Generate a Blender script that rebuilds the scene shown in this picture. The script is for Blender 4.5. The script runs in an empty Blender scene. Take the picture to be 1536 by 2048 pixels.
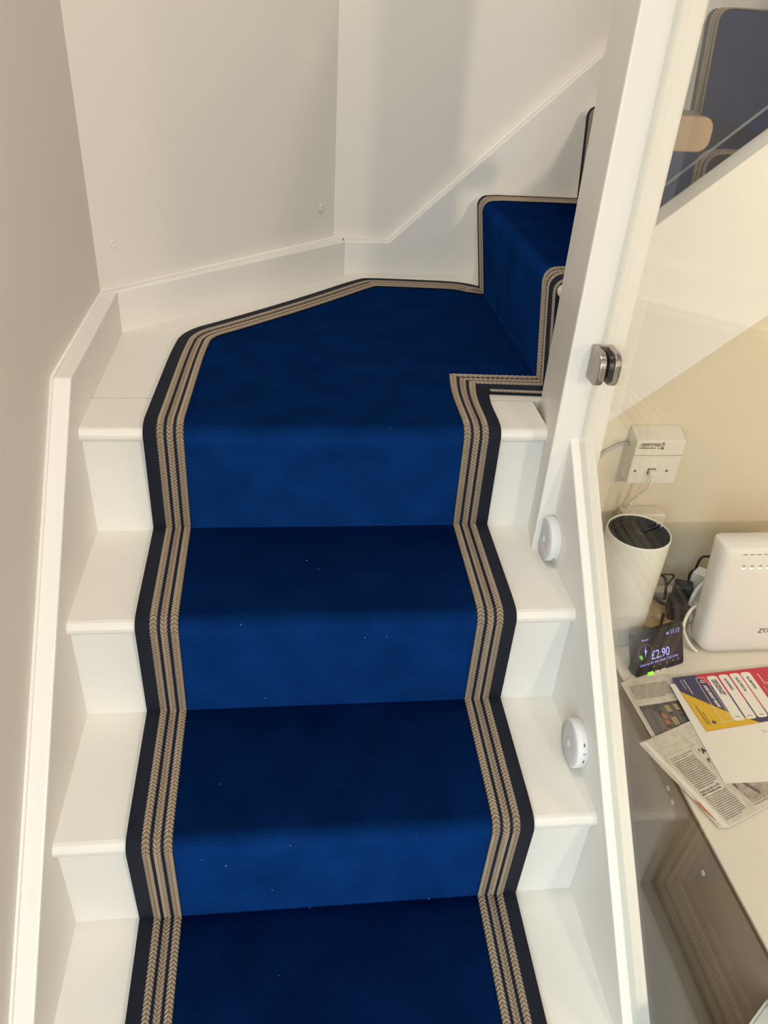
import bpy, bmesh, math, random
from mathutils import Vector, Matrix
from mathutils.geometry import tessellate_polygon
random.seed(7)
C = bpy.context.scene.collection
S = bpy.context.scene
R = math.radians

# ------------------------------------------------------------------ camera
CAM = Vector((0.32697, -0.70750, 1.21979))
pitch, yaw, roll, FPX = 0.581934, 0.145793, 0.071074, 1585.2
cy, sy, cp, sp = math.cos(yaw), math.sin(yaw), math.cos(pitch), math.sin(pitch)
fwd = Vector((sy*cp, cy*cp, -sp)); rt = Vector((cy, -sy, 0)); up = rt.cross(fwd)
rt2 = rt*math.cos(roll) + up*math.sin(roll); up2 = up*math.cos(roll) - rt*math.sin(roll)
cd = bpy.data.cameras.new('camera'); cam = bpy.data.objects.new('camera', cd); C.objects.link(cam)
cd.sensor_fit = 'HORIZONTAL'; cd.sensor_width = 36; cd.lens = FPX/1536*36; cd.clip_start = 0.02
m = Matrix((rt2, up2, -fwd)).transposed().to_4x4(); m.translation = CAM
cam.matrix_world = m
S.camera = cam

# ------------------------------------------------------------------ light, exposure
S.view_settings.view_transform = 'Standard'; S.view_settings.look = 'None'
S.view_settings.exposure = -0.05; S.view_settings.gamma = 1.0; S.view_settings.use_curve_mapping = False
w = bpy.data.worlds.new('world'); S.world = w; w.use_nodes = True
w.node_tree.nodes['Background'].inputs[0].default_value = (0.75, 0.85, 1, 1)
w.node_tree.nodes['Background'].inputs[1].default_value = 0.3

def area(name, loc, target, sx, sy_, power, col, shape='RECTANGLE'):
    d = bpy.data.lights.new(name, 'AREA'); d.shape = shape; d.size = sx
    if shape in ('RECTANGLE', 'ELLIPSE'): d.size_y = sy_
    d.energy = power; d.color = col
    o = bpy.data.objects.new(name, d); C.objects.link(o); o.location = loc
    o.rotation_euler = (Vector(target)-Vector(loc)).to_track_quat('-Z', 'Y').to_euler()
    return o
WARM = (1.0, 0.82, 0.62); COOL = (0.72, 0.90, 1.0)
area('ceiling_lamp_room', (1.40, -2.35, 1.85), (0.6, 1.0, 0.7), 0.14, 0.14, 29, WARM, 'DISK')
area('desk_lamp', (1.62, -0.36, 0.93), (1.0, 0.45, 0.45), 0.10, 0.10, 2.4, (1.0, 0.74, 0.44), 'DISK')
area('window_daylight', (0.02, -1.30, 0.70), (0.8, -0.55, 0.15), 1.1, 1.3, 34, COOL)
area('landing_light', (0.32, -0.05, 3.0), (0.5, 1.1, 0.9), 0.7, 0.5, 18, (1.0, 0.91, 0.80))

# ------------------------------------------------------------------ materials
def mat(name, col, rough=0.5, metal=0.0, spec=0.5):
    M = bpy.data.materials.new(name); M.use_nodes = True
    b = M.node_tree.nodes['Principled BSDF']
    b.inputs['Base Color'].default_value = (*col, 1); b.inputs['Roughness'].default_value = rough
    b.inputs['Metallic'].default_value = metal; b.inputs['Specular IOR Level'].default_value = spec
    return M
def nodes(M): return M.node_tree.nodes, M.node_tree.links, M.node_tree.nodes['Principled BSDF']
def noise_bump(M, scale, strength, dist=0.001, detail=4):
    n, l, b = nodes(M)
    tc = n.new('ShaderNodeTexCoord'); t = n.new('ShaderNodeTexNoise'); bp = n.new('ShaderNodeBump')
    t.inputs['Scale'].default_value = scale; t.inputs['Detail'].default_value = detail
    bp.inputs['Strength'].default_value = strength; bp.inputs['Distance'].default_value = dist
    l.new(tc.outputs['Object'], t.inputs['Vector']); l.new(t.outputs['Fac'], bp.inputs['Height'])
    l.new(bp.outputs['Normal'], b.inputs['Normal'])
    return tc, t, bp
def noise_color(M, c1, c2, scale, lo=0.4, hi=0.6, detail=3):
    n, l, b = nodes(M)
    tc = n.new('ShaderNodeTexCoord'); t = n.new('ShaderNodeTexNoise'); r = n.new('ShaderNodeValToRGB')
    t.inputs['Scale'].default_value = scale; t.inputs['Detail'].default_value = detail
    r.color_ramp.elements[0].position = lo; r.color_ramp.elements[0].color = (*c1, 1)
    r.color_ramp.elements[1].position = hi; r.color_ramp.elements[1].color = (*c2, 1)
    l.new(tc.outputs['Object'], t.inputs['Vector']); l.new(t.outputs['Fac'], r.inputs['Fac'])
    l.new(r.outputs['Color'], b.inputs['Base Color'])
    return r
WALL = mat('wall_paint', (.78, .74, .68), .6, spec=.3); noise_bump(WALL, 60, .12, .002)
PAINT = mat('white_gloss_paint', (.82, .79, .74), .38)
noise_bump(PAINT, 45, .10, .002)
TREADP = mat('white_tread_paint', (.80, .77, .71), .42)
r_ = noise_color(TREADP, (.60, .52, .44), (.80, .77, .71), 260, .22, .30, 2); noise_bump(TREADP, 60, .15, .002)
WARMWALL = mat('wall_paint_lamp_warmed', (.70, .62, .47), .6, spec=.3); noise_bump(WARMWALL, 60, .12, .002)  # same wall paint, with the nook's warm lamp light put into its colour
CEIL = mat('ceiling_paint', (.82, .82, .80), .7)
FLOOR = mat('floor_boards', (.42, .30, .20), .45); noise_color(FLOOR, (.36, .25, .16), (.48, .35, .24), 6)

def pile_material():
    M = mat('blue_velvet_pile', (.003, .026, .135), 1.0, spec=.0); n, l, b = nodes(M)
    at = n.new('ShaderNodeAttribute'); at.attribute_name = 'lay'        # direction the pile lies in
    ge = n.new('ShaderNodeNewGeometry')
    sc = n.new('ShaderNodeVectorMath'); sc.operation = 'SCALE'; sc.inputs['Scale'].default_value = -1.55
    ad = n.new('ShaderNodeVectorMath'); ad.operation = 'ADD'
    no = n.new('ShaderNodeVectorMath'); no.operation = 'NORMALIZE'
    l.new(at.outputs['Vector'], sc.inputs[0]); l.new(ge.outputs['Normal'], ad.inputs[0]); l.new(sc.outputs[0], ad.inputs[1])
    l.new(ad.outputs[0], no.inputs[0])
    tc = n.new('ShaderNodeTexCoord')
    mp = n.new('ShaderNodeMapping'); mp.inputs['Scale'].default_value = (1, 1.5, 1.5); l.new(tc.outputs['Object'], mp.inputs[0])
    t = n.new('ShaderNodeTexNoise'); t.inputs['Scale'].default_value = 520; t.inputs['Detail'].default_value = 3
    l.new(mp.outputs[0], t.inputs['Vector'])
    bp = n.new('ShaderNodeBump'); bp.inputs['Strength'].default_value = .6; bp.inputs['Distance'].default_value = .0016
    l.new(t.outputs['Fac'], bp.inputs['Height']); l.new(no.outputs[0], bp.inputs['Normal']); l.new(bp.outputs[0], b.inputs['Normal'])
    t2 = n.new('ShaderNodeTexNoise'); t2.inputs['Scale'].default_value = 14; t2.inputs['Detail'].default_value = 5
    l.new(tc.outputs['Object'], t2.inputs['Vector'])
    rp = n.new('ShaderNodeValToRGB')
    rp.color_ramp.elements[0].position = .3; rp.color_ramp.elements[0].color = (.0029, .029, .150, 1)
    rp.color_ramp.elements[1].position = .72; rp.color_ramp.elements[1].color = (.0046, .043, .215, 1)
    l.new(t2.outputs['Fac'], rp.inputs['Fac']); l.new(rp.outputs['Color'], b.inputs['Base Color'])
    return M
PILE = pile_material()
NAVY = mat('navy_tape', (.014, .017, .030), .85, spec=.2); noise_bump(NAVY, 900, .5, .0006)
TAN = mat('tan_braid', (.37, .295, .22), .8, spec=.2)
TANDARK = mat('tan_braid_core', (.12, .085, .055), .9, spec=.1)
def glass_mat(name, tint):
    M = bpy.data.materials.new(name); M.use_nodes = True; n = M.node_tree.nodes; l = M.node_tree.links
    n.remove(n['Principled BSDF']); o = n['Material Output']
    tr = n.new('ShaderNodeBsdfTransparent'); tr.inputs[0].default_value = (*tint, 1)
    gl = n.new('ShaderNodeBsdfGlossy'); gl.inputs['Roughness'].default_value = 0.01
    fr = n.new('ShaderNodeFresnel'); ge = n.new('ShaderNodeNewGeometry')       # same index seen from either side of the thin slab
    mr = n.new('ShaderNodeMapRange'); mr.inputs['To Min'].default_value = 1.42; mr.inputs['To Max'].default_value = 1/1.42
    l.new(ge.outputs['Backfacing'], mr.inputs['Value']); l.new(mr.outputs[0], fr.inputs[0])
    mx = n.new('ShaderNodeMixShader'); l.new(fr.outputs[0], mx.inputs[0]); l.new(tr.outputs[0], mx.inputs[1]); l.new(gl.outputs[0], mx.inputs[2])
    l.new(mx.outputs[0], o.inputs['Surface']); return M
GLASS = glass_mat('clear_glass', (.975, .985, .98))
GEDGE = mat('polished_glass_edge', (.60, .66, .62), .10); GEDGE.node_tree.nodes['Principled BSDF'].inputs['Alpha'].default_value = .45
STEEL = mat('brushed_steel', (.42, .37, .33), .32, 1.0); noise_bump(STEEL, 400, .05, .0003)
STEELDIM = mat('satin_steel_dim_reflection', (.27, .215, .17), .38, 1.0)  # upper clamp's steel, its colour darkened to imitate a dim room reflected
RUBBER = mat('black_rubber', (.015, .015, .015), .6)
WPLAST = mat('white_plastic', (.80, .79, .78), .4); LENS = mat('frosted_lens', (.62, .60, .62), .35)
ROUT = mat('router_plastic', (.80, .76, .72), .5); noise_bump(ROUT, 500, .1, .0005)
CREAM = mat('cream_plastic', (.76, .71, .62), .45)
CYL = mat('satin_white_enamel', (.80, .79, .72), .38)
BLACK = mat('black_plastic', (.012, .013, .013), .4); BLACKG = mat('black_gloss_screen', (.03, .022, .024), .12)
SPIRAL = mat('black_spiral_rubber', (.035, .036, .036), .5)
GREYTXT = mat('grey_print', (.14, .11, .08), .6); DARKTXT = mat('dark_print', (.03, .028, .03), .6)
DESK = mat('desk_laminate', (.76, .70, .60), .35); noise_bump(DESK, 300, .04, .0004)
SIDE = mat('desk_side_board', (.40, .30, .20), .32); noise_color(SIDE, (.37, .275, .185), (.45, .34, .23), 5)
BROWN = mat('brown_edge_band', (.20, .115, .05), .5)
WOOD = mat('light_wood', (.55, .36, .14), .5); noise_color(WOOD, (.46, .28, .09), (.62, .43, .19), 30)
PAPER = mat('white_paper', (.80, .76, .69), .7); NEWS = mat('newsprint', (.62, .57, .49), .85); noise_color(NEWS, (.58, .53, .45), (.66, .61, .53), 90)
RED = mat('red_print', (.55, .035, .045), .5); NAVYP = mat('navy_print', (.055, .05, .105), .5); YEL = mat('yellow_print', (.70, .43, .02), .5)
ORANGE = mat('orange_print', (.50, .15, .05), .6); NTXT = mat('newsprint_ink', (.22, .185, .155), .8)
PH1 = mat('photo_dark', (.085, .075, .065), .7); noise_color(PH1, (.06, .055, .05), (.13, .115, .10), 120)
PH2 = mat('photo_grey', (.14, .13, .12), .7); PH3 = mat('photo_tan', (.40, .30, .16), .7); PH4 = mat('photo_pale', (.40, .33, .28), .7)
noise_color(PH4, (.30, .24, .20), (.46, .39, .33), 80)
GREYB = mat('pale_grey_board', (.74, .74, .73), .5)
GREYC = mat('grey_cable', (.45, .42, .37), .5); GREEN = mat('green_plastic', (.02, .16, .09), .4)
def emit(name, col, s):
    M = mat(name, col, .4); b = M.node_tree.nodes['Principled BSDF']
    b.inputs['Emission Color'].default_value = (*col, 1); b.inputs['Emission Strength'].default_value = s; return M
LCD = emit('lcd_blue_white', (.33, .36, .95), .85); LCDG = emit('lcd_green', (.15, .55, .08), .5)
LEDG = emit('green_status_light', (.25, 1.0, .03), 1.3); LEDW = emit('router_led', (.85, 1.0, .55), 1.3)
DIAL = mat('dial_line', (.35, .30, .33), .4)

# ------------------------------------------------------------------ mesh builder
class MB:
    def __init__(s): s.v = []; s.f = []; s.a = []
    def add(s, vs, fs):
        k = len(s.v); s.v += [Vector(p) for p in vs]; s.f += [tuple(i+k for i in f) for f in fs]; return s
    def box(s, x0, x1, y0, y1, z0, z1):
        return s.add([(x0,y0,z0),(x1,y0,z0),(x1,y1,z0),(x0,y1,z0),(x0,y0,z1),(x1,y0,z1),(x1,y1,z1),(x0,y1,z1)],
                     [(0,3,2,1),(4,5,6,7),(0,1,5,4),(1,2,6,5),(2,3,7,6),(3,0,4,7)])
    def prism(s, poly, a, b, place):
        """poly: 2D outline; place(u,v,w) -> 3D; extruded from w=a to w=b"""
        n = len(poly)
        vs = [place(u, v, a) for u, v in poly] + [place(u, v, b) for u, v in poly]
        return s.add(vs, [tuple(range(n))[::-1], tuple(range(n, 2*n))] + [(i, (i+1) % n, (i+1) % n+n, i+n) for i in range(n)])
    def tube(s, pts, rad, n=8, caps=True):
        pts = [Vector(p) for p in pts]; rings = []; prev = None
        for i, p in enumerate(pts):
            t = (pts[min(i+1, len(pts)-1)] - pts[max(i-1, 0)]).normalized()
            if prev is None:
                ref = Vector((0,0,1)) if abs(t.z) < .9 else Vector((1,0,0)); u = t.cross(ref).normalized()
            else: u = (prev - t*prev.dot(t)).normalized()
            prev = u; v = t.cross(u); r = rad[i] if isinstance(rad, (list, tuple)) else rad
            rings.append([p + (u*math.cos(2*math.pi*k/n) + v*math.sin(2*math.pi*k/n))*r for k in range(n)])
        vs = [q for rr in rings for q in rr]; fs = []
        for i in range(len(pts)-1):
            for k in range(n): fs.append((i*n+k, i*n+(k+1) % n, (i+1)*n+(k+1) % n, (i+1)*n+k))
        if caps: fs += [tuple(range(n))[::-1], tuple((len(pts)-1)*n+k for k in range(n))]
        return s.add(vs, fs)
    def lathe(s, prof, c=(0,0), n=48, place=None, cap0=True, cap1=True):
        place = place or (lambda x, y, z: (c[0]+x, c[1]+y, z))
        vs = [place(r*math.cos(2*math.pi*k/n), r*math.sin(2*math.pi*k/n), z) for r, z in prof for k in range(n)]; fs = []
        for i in range(len(prof)-1):
            for k in range(n): fs.append((i*n+k, i*n+(k+1) % n, (i+1)*n+(k+1) % n, (i+1)*n+k))
        if cap0: fs.append(tuple(range(n))[::-1])
        if cap1: fs.append(tuple((len(prof)-1)*n+k for k in range(n)))
        return s.add(vs, fs)
    def build(s, name, material, parent=None, smooth=False, bevel=0, seg=2, lay=None, fix=True):
        me = bpy.data.meshes.new(name)
        off = Vector((0, 0, 0))
        if parent is not None: off = Vector(parent.get('_o', (0, 0, 0)))
        me.from_pydata([p-off for p in s.v], [], s.f)
        if fix:
            bm = bmesh.new(); bm.from_mesh(me); bmesh.ops.recalc_face_normals(bm, faces=bm.faces); bm.to_mesh(me); bm.free()
        if smooth: me.polygons.foreach_set('use_smooth', [True]*len(me.polygons))
        if lay:
            at = me.attributes.new('lay', 'FLOAT_VECTOR', 'POINT')
            at.data.foreach_set('vector', [c for L in lay for c in L])
        o = bpy.data.objects.new(name, me); C.objects.link(o); me.materials.append(material)
        if parent is not None:
            o.parent = parent
            if '_o' in parent.keys(): o['_o'] = tuple(off)
        if bevel:
            bv = o.modifiers.new('bevel', 'BEVEL'); bv.width = bevel; bv.segments = seg; bv.limit_method = 'ANGLE'; bv.angle_limit = R(40)
            bv.harden_normals = False
        return o
def tag(o, label=None, cat=None, group=None, kind=None):
    if label: o['label'] = label
    if cat: o['category'] = cat
    if group: o['group'] = group
    if kind: o['kind'] = kind
    return o
def thing(name, label, cat, loc=(0,0,0), rot=None, group=None, world=True):
    """Empty at the thing's base.  world=True: parts are modelled in world coordinates."""
    o = bpy.data.objects.new(name, None); C.objects.link(o); o.location = loc; o.empty_display_size = .05
    if rot is not None: o.rotation_mode = 'QUATERNION'; o.rotation_quaternion = rot
    if world: o['_o'] = tuple(loc)
    return tag(o, label, cat, group)
def text(name, s, size, M, material, parent, bold=0, shear=0, align='LEFT', sx=1, spacing=1, thick=0.0):
    cu = bpy.data.curves.new(name, 'FONT'); cu.body = s; cu.size = size; cu.align_x = align; cu.offset = bold; cu.shear = shear
    cu.space_character = spacing; cu.extrude = thick
    t = bpy.data.objects.new(name, cu); C.objects.link(t); bpy.context.view_layer.update()
    me = bpy.data.meshes.new_from_object(t.evaluated_get(bpy.context.evaluated_depsgraph_get()))
    bpy.data.objects.remove(t); bpy.data.curves.remove(cu)
    off = Vector(parent.get('_o', (0, 0, 0)))
    for v in me.vertices: v.co = M @ Vector((v.co.x*sx, v.co.y, v.co.z)) - off
    me.materials.clear(); me.materials.append(material); me.name = name
    o = bpy.data.objects.new(name, me); C.objects.link(o); o.parent = parent
    if '_o' in parent.keys(): o['_o'] = tuple(off)
    return o
def struct(name, mb, material, **k):
    o = mb.build(name, material, **k); o['kind'] = 'structure'; return o

YZ = lambda u, v, w_: (w_, u, v)          # outline in y,z  extruded along x
XZ = lambda u, v, w_: (u, w_, v)          # outline in x,z  extruded along y
XY = lambda u, v, w_: (u, v, w_)

# ------------------------------------------------------------------ room shell
rise, going, W = 0.20331, 0.23247, 0.785
FZ = -3*rise
WX, WYB = -0.03, 1.325                    # left wall, back wall
struct('floor', MB().box(-.13, 3.0, -2.7, 1.45, FZ-.1, FZ), FLOOR)
struct('wall_left', MB().box(WX-.1, WX, -2.7, .866, FZ, 3.6), WALL)
struct('wall_corner', MB().prism([(-.03,.866),(.449,1.325),(.449,1.44),(-.13,.866)], FZ, 3.6, XY), WALL)
struct('wall_back', MB().box(.449, 3.0, WYB, WYB+.1, FZ, 3.6), WALL)
struct('wall_right', MB().box(3.0, 3.1, -2.7, 1.45, FZ, 3.6), WALL)
struct('wall_front', MB().box(-.13, 3.1, -2.8, -2.7, FZ, 1.95), WALL)
struct('ceiling', MB().box(-.13, 3.1, -2.8, -.15, 1.95, 2.1), CEIL)
# under-stair wall behind the desk: follows the pitch of the upper flight
def pitch2(x): return .940 + (x-.900)*.860
struct('wall_desk', MB().prism([(.862,FZ),(3.0,FZ),(3.0,pitch2(3.0)-.004),(.862,pitch2(.862)-.004)], .512, .56, XZ), WARMWALL)

# ------------------------------------------------------------------ staircase
st = thing('staircase', 'white painted timber staircase turning right around a newel post, blue runner over its treads', 'staircase')
NO = 0.0145                                # nosing overhang
def nosing_profile(front, back, top, th=.0245, n=7):
    """outline (run, z) of a tread board with a rounded front"""
    rr = th/2; pts = []
    for i in range(n+1):
        a = R(90 + 180*i/n); pts.append((front + rr + rr*math.cos(a)*1.0, top - rr + rr*math.sin(a)))
    return [(back, top)] + pts + [(back, top-th)]
for k in range(-2, 3):
    x1 = W
    MB().prism(nosing_profile((k-1)*going-NO, k*going+.012, k*rise), -.012, x1, YZ).build('tread', TREADP, st)
for k in range(-2, 4):
    MB().box(-.012, W, (k-1)*going, (k-1)*going+.014, (k-1)*rise-.003, k*rise-.0246).build('riser', PAINT, st)
# quarter landing: front nosed board and rear shaped board, joint between them
z3 = 3*rise
MB().prism(nosing_profile(2*going-NO, .569, z3), -.012, .772, YZ).build('tread', TREADP, st)
MB().prism([(-.012,.5725),(.785,.5725),(.83,.60),(.83,1.31),(.478,1.31),(-.012,.871)], z3-.0245, z3-.0008, XY).build('tread', TREADP, st)
# upper flight climbs to the right
R4 = 0.811
for k in range(4, 9):
    xr = R4 + (k-4)*going
    MB().box(xr, xr+.014, .552, 1.31, (k-1)*rise-.003, k*rise-.0246).build('riser', PAINT, st)
    MB().prism(nosing_profile(xr-NO, xr+going+.012, k*rise), .552, 1.31, XZ).build('tread', TREADP, st)
# wall string on the left with its level return round the corner
sl = .929
def ztop(y): return .694 + (y-.463)*sl
yb = .463 - (.694-FZ)/sl
MB().prism([(yb,FZ),(.463,.694),(.8745,.694),(.8745,FZ)], -.03, 0.0, YZ).build('wall_string', PAINT, st, bevel=.003)
MB().prism([(-.03,.8665),(0,.8745),(.476,1.2965),(.476,1.3245),(.449,1.3245)], z3-.05, .694, XY).build('wall_string', PAINT, st, bevel=.003)
def zb(x): return .690 + (x-.585)*.936
MB().prism([(.468,z3-.05),(.468,.694),(.585,.694),(2.2,zb(2.2)),(2.2,zb(2.2)-.5),(1.0,z3-.05)], 1.297, 1.3249, XZ).build('wall_string', PAINT, st, bevel=.003)
# bead of caulk along the wall line
MB().tube([(WX+.001, yb, FZ+.002), (WX+.001, .463, .695), (WX+.001, .8665, .695), (.450, 1.324, .695), (.585, 1.324, .695), (2.2, 1.324, zb(2.2)+.002)], .0035, 6).build('caulk_bead', PAINT, st, smooth=True)
# outer string of the lower flight
so = .965
def zs(y): return .637 + (y-.398)*so
MB().prism([(.392,zs(.392)),(-.85,zs(-.85)),(-.85,FZ),(.392,FZ)], W, .826, YZ).build('outer_string', PAINT, st, bevel=.0025)
# newel
MB().prism([(.756,.390),(.843,.390),(.880,.585),(.793,.585)], FZ, 2.3, XY).build('newel_post', PAINT, st, bevel=.004)
# string of the upper flight, sloping cap seen from above
MB().prism([(.862,pitch2(.862)),(2.4,pitch2(2.4)),(2.4,pitch2(2.4)-.34),(.862,pitch2(.862)-.34)], .508, .5515, XZ).build('outer_string', PAINT, st, bevel=.0015)

# ------------------------------------------------------------------ stair runner
TH = .0090
def lerp(a, b, t): return a+(b-a)*t
# paths: list of (point, normal, inward)
def smooth_path(P, it=2):
    for _ in range(it):
        Q = [P[0]]
        for a, b in zip(P[:-1], P[1:]):
            Q += [tuple(lerp(x, y, .25) for x, y in zip(a, b)), tuple(lerp(x, y, .75) for x, y in zip(a, b))]
        Q.append(P[-1]); P = Q
    return P
def profile(k0, k1, first):
    """(run, z, n_run, n_z, lay_run, lay_z, bulge) over steps k0..k1, run increasing uphill"""
    out = []
    for k in range(k0, k1+1):
        yr = (k-1)*going; zc = k*rise
        out.append((yr-.0082, (k-1)*rise+TH, 0, 1, -1, 0, 0))            # crease: last of the tread, first of the riser
        out.append((yr-.0068, (k-1)*rise+TH+.0006, -.7, .7, -.05, -1, 0))
        out.append((yr-.0070, (k-1)*rise+TH+.0025, -1, .06, 0, -1, 0))
        rr = .0205; cy_, cz_ = yr+.0005, zc-.013
        a0 = 187
        y1, z1 = cy_+rr*math.cos(R(a0)), cz_+rr*math.sin(R(a0))
        y0, z0 = out[-1][0], out[-1][1]
        for i in range(1, 9):
            t = i/9; out.append((lerp(y0, y1, t), lerp(z0, z1, t), -1, .06, 0, -1, t))
        for i in range(9):
            a = R(lerp(a0, 90, i/8)); c_, s_ = math.cos(a), math.sin(a)
            out.append((cy_+rr*c_, cz_+rr*s_, c_, s_, -s_, c_, 1))
        ye = k*going-.0095 if k < k1 else None
        if ye is not None:
            y0 = out[-1][0]
            for i in range(1, 10): out.append((lerp(y0, ye, i/9), zc+TH, 0, 1, -1, 0, 1-i/9))
    return out
prof1 = profile(-2, 3, None)
LX = lambda t: lerp(.0965, .0995, t); RX = lambda t: lerp(.6895, .6860, t)
left, right = [], []
for (y, z, ny, nz, ly, lz, b) in prof1:
    left.append((Vector((LX(b), y, z)), Vector((0, ny, nz)).normalized(), Vector((1, 0, 0))))
    right.append((Vector((RX(b), y, z)), Vector((0, ny, nz)).normalized(), Vector((-1, 0, 0))))
zt = z3+TH; UPV = Vector((0, 0, 1))
Lpts = smooth_path([(.0995,.475),(.104,.60),(.110,.76),(.121,.862),(.205,.935),(.36,1.082),(.505,1.236),(.535,1.246),(.66,1.240),(.735,1.236),(.775,1.224),(.803,1.203)], 2)
Rpts = smooth_path([(.686,.475),(.6865,.53),(.690,.565),(.6975,.599)], 2)
def plane_normals(P, side):
    out = []
    for i, p in enumerate(P):
        a = Vector(P[max(i-1, 0)]); b = Vector(P[min(i+1, len(P)-1)]); t = (b-a).normalized()
        out.append(Vector((t.y, -t.x, 0))*side)
    return out
for p, n_ in zip(Lpts, plane_normals(Lpts, 1)): left.append((Vector((*p, zt)), UPV, n_))
left[-1] = (left[-1][0], UPV, Vector((0, -1, 0)))
for p in Rpts[:-1]: right.append((Vector((*p, zt)), UPV, Vector((-1, (p[1]-.475)/.124, 0))))   # mitred corner
right.append((Vector((.6975,.599,zt)), UPV, Vector((-1, 1, 0))))
for x in (.72, .75, .78, .803): right.append((Vector((x, lerp(.599,.592,(x-.6975)/.1055), zt)), UPV, Vector((-(1-(x-.6975)/.1055), 1, 0))))
nL3, nR3 = len(left), len(right)
prof2 = profile(4, 7, None)
shift = R4 - 3*going
FAR = lambda t, k: (lerp(1.201, 1.262, t) if k == 0 else 1.262)
NEAR = lambda t, k: (lerp(.592, .615, t) if k == 0 else .615)
step = 0; seenmax = False
for i, (u, z, nu, nz, lu, lz, b) in enumerate(prof2):
    if i and b == 1: seenmax = True
    k = 1 if seenmax else 0
    left.append((Vector((u+shift, FAR(b, k), z)), Vector((nu, 0, nz)).normalized(), Vector((0, -1, 0))))
    right.append((Vector((u+shift, NEAR(b, k), z)), Vector((nu, 0, nz)).normalized(), Vector((0, 1, 0))))

rn = thing('stair_runner', 'royal blue velvet stair runner with navy border and three tan braids along each side', 'carpet', (0.39, -.7, FZ))
# pile field
pm = MB(); lay = []
NC = 10
def strip(L, Rr, lays):
    base = len(pm.v)
    for (pl, nl, il), (pr, nr, ir), ly in zip(L, Rr, lays):
        for c in range(NC+1): pm.v.append(pl.lerp(pr, c/NC)); lay.append(ly)
    for i in range(len(L)-1):
        for c in range(NC):
            a = base+i*(NC+1)+c; pm.f.append((a, a+1, a+NC+2, a+NC+1))
n1 = len(prof1)
strip(left[:n1], right[:n1], [(0, p[4], p[5]) for p in prof1])
strip(right[nR3:], left[nL3:], [(p[4], 0, p[5]) for p in prof2])
poly = [left[n1-1][0]] + [p[0] for p in left[n1:nL3]] + [p[0] for p in right[n1:nR3]][::-1] + [right[n1-1][0]]
tri = tessellate_polygon([poly]); k0 = len(pm.v)
for p in poly: pm.v.append(p.copy()); lay.append((0, -1, 0))
for t in tri:
    a, b, c = (poly[i] for i in t)
    pm.f.append(tuple(k0+i for i in (t if (b-a).cross(c-a).z > 0 else t[::-1])))
pm.build('pile', PILE, rn, smooth=True, lay=lay, fix=False)
def dense(path, ds):
    out = [path[0]]; 
    for a, b in zip(path[:-1], path[1:]):
        d = (b[0]-a[0]).length; n = max(1, int(d/ds))
        for i in range(1, n+1):
            t = i/n; out.append((a[0].lerp(b[0], t), a[1].lerp(b[1], t).normalized(), a[2].lerp(b[2], t)))
    return out
def ribbon(path, o0, o1, h, skirt=0):
    m_ = MB(); rows = []
    for p, n_, i_ in path:
        r = [p+i_*o0+n_*h, p+i_*o1+n_*h]
        if skirt: r = [p+i_*o0-n_*skirt] + r
        rows.append(r)
    w_ = len(rows[0]); m_.v = [q for r in rows for q in r]
    for i in range(len(rows)-1):
        for c in range(w_-1): m_.f.append((i*w_+c, i*w_+c+1, (i+1)*w_+c+1, (i+1)*w_+c))
    return m_
def arclen(path):
    s = [0]
    for a, b in zip(path[:-1], path[1:]): s.append(s[-1]+(b[0]-a[0]).length)
    return s
def braid(path, S_, o0, o1, flip, h):
    """flat plait: two rows of raised slanted stitches meeting in a chevron"""
    m_ = ribbon(path, o0+.001, o1-.001, h)
    mid = (o0+o1)/2; hw = (o1-o0)/2; per = .0064; tot = S_[-1]; j = 0
    def at(s, off, hh):
        nonlocal j
        while j < len(S_)-2 and S_[j+1] < s: j += 1
        while j > 0 and S_[j] > s: j -= 1
        t = (s-S_[j])/max(1e-9, S_[j+1]-S_[j]); t = min(max(t, 0), 1)
        a, b = path[j], path[j+1]
        return a[0].lerp(b[0], t) + a[2].lerp(b[2], t)*off + a[1].lerp(b[1], t).normalized()*hh
    s = .006
    while s < tot-.012:
        sl_ = .0058*(1 if flip else -1); e = per*.44
        sb = s if flip else s+.006
        for sd in (-1, 1):
            o_in, o_out = mid+sd*.0002, mid+sd*hw
            k = len(m_.v)
            m_.v += [at(sb-e, o_in, h), at(sb+e, o_in, h), at(sb+sl_+e*.8, o_out, h), at(sb+sl_-e*.8, o_out, h),
                     at(sb, o_in+sd*.0006, h+.0017), at(sb+sl_*.85, mid+sd*hw*.85, h+.0017)]
            m_.f += [(k, k+1, k+4), (k+1, k+2, k+5, k+4), (k+2, k+3, k+5), (k+3, k, k+4, k+5)]
        s += per
    return m_
for path, nm in ((left, 'far'), (right, 'near')):
    dp = dense(path, .012); S_ = arclen(dp)
    ribbon(dp, 0, .0645, .0012, TH+.0005).build('border_tape', NAVY, rn, smooth=True, fix=False)
    for bi, (o0, o1, fl) in enumerate(((.0215, .0325, False), (.037, .0475, True), (.052, .0635, False))):
        b_ = braid(dp, S_, o0, o1, fl, .0018).build('braid', TAN, rn)
        b_.data.materials.append(TANDARK)
        b_.data.polygons.foreach_set('material_index', [1 if i < len(dp)-1 else 0 for i in range(len(b_.data.polygons))])
lm = MB(); rg = random.Random(5)
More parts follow.
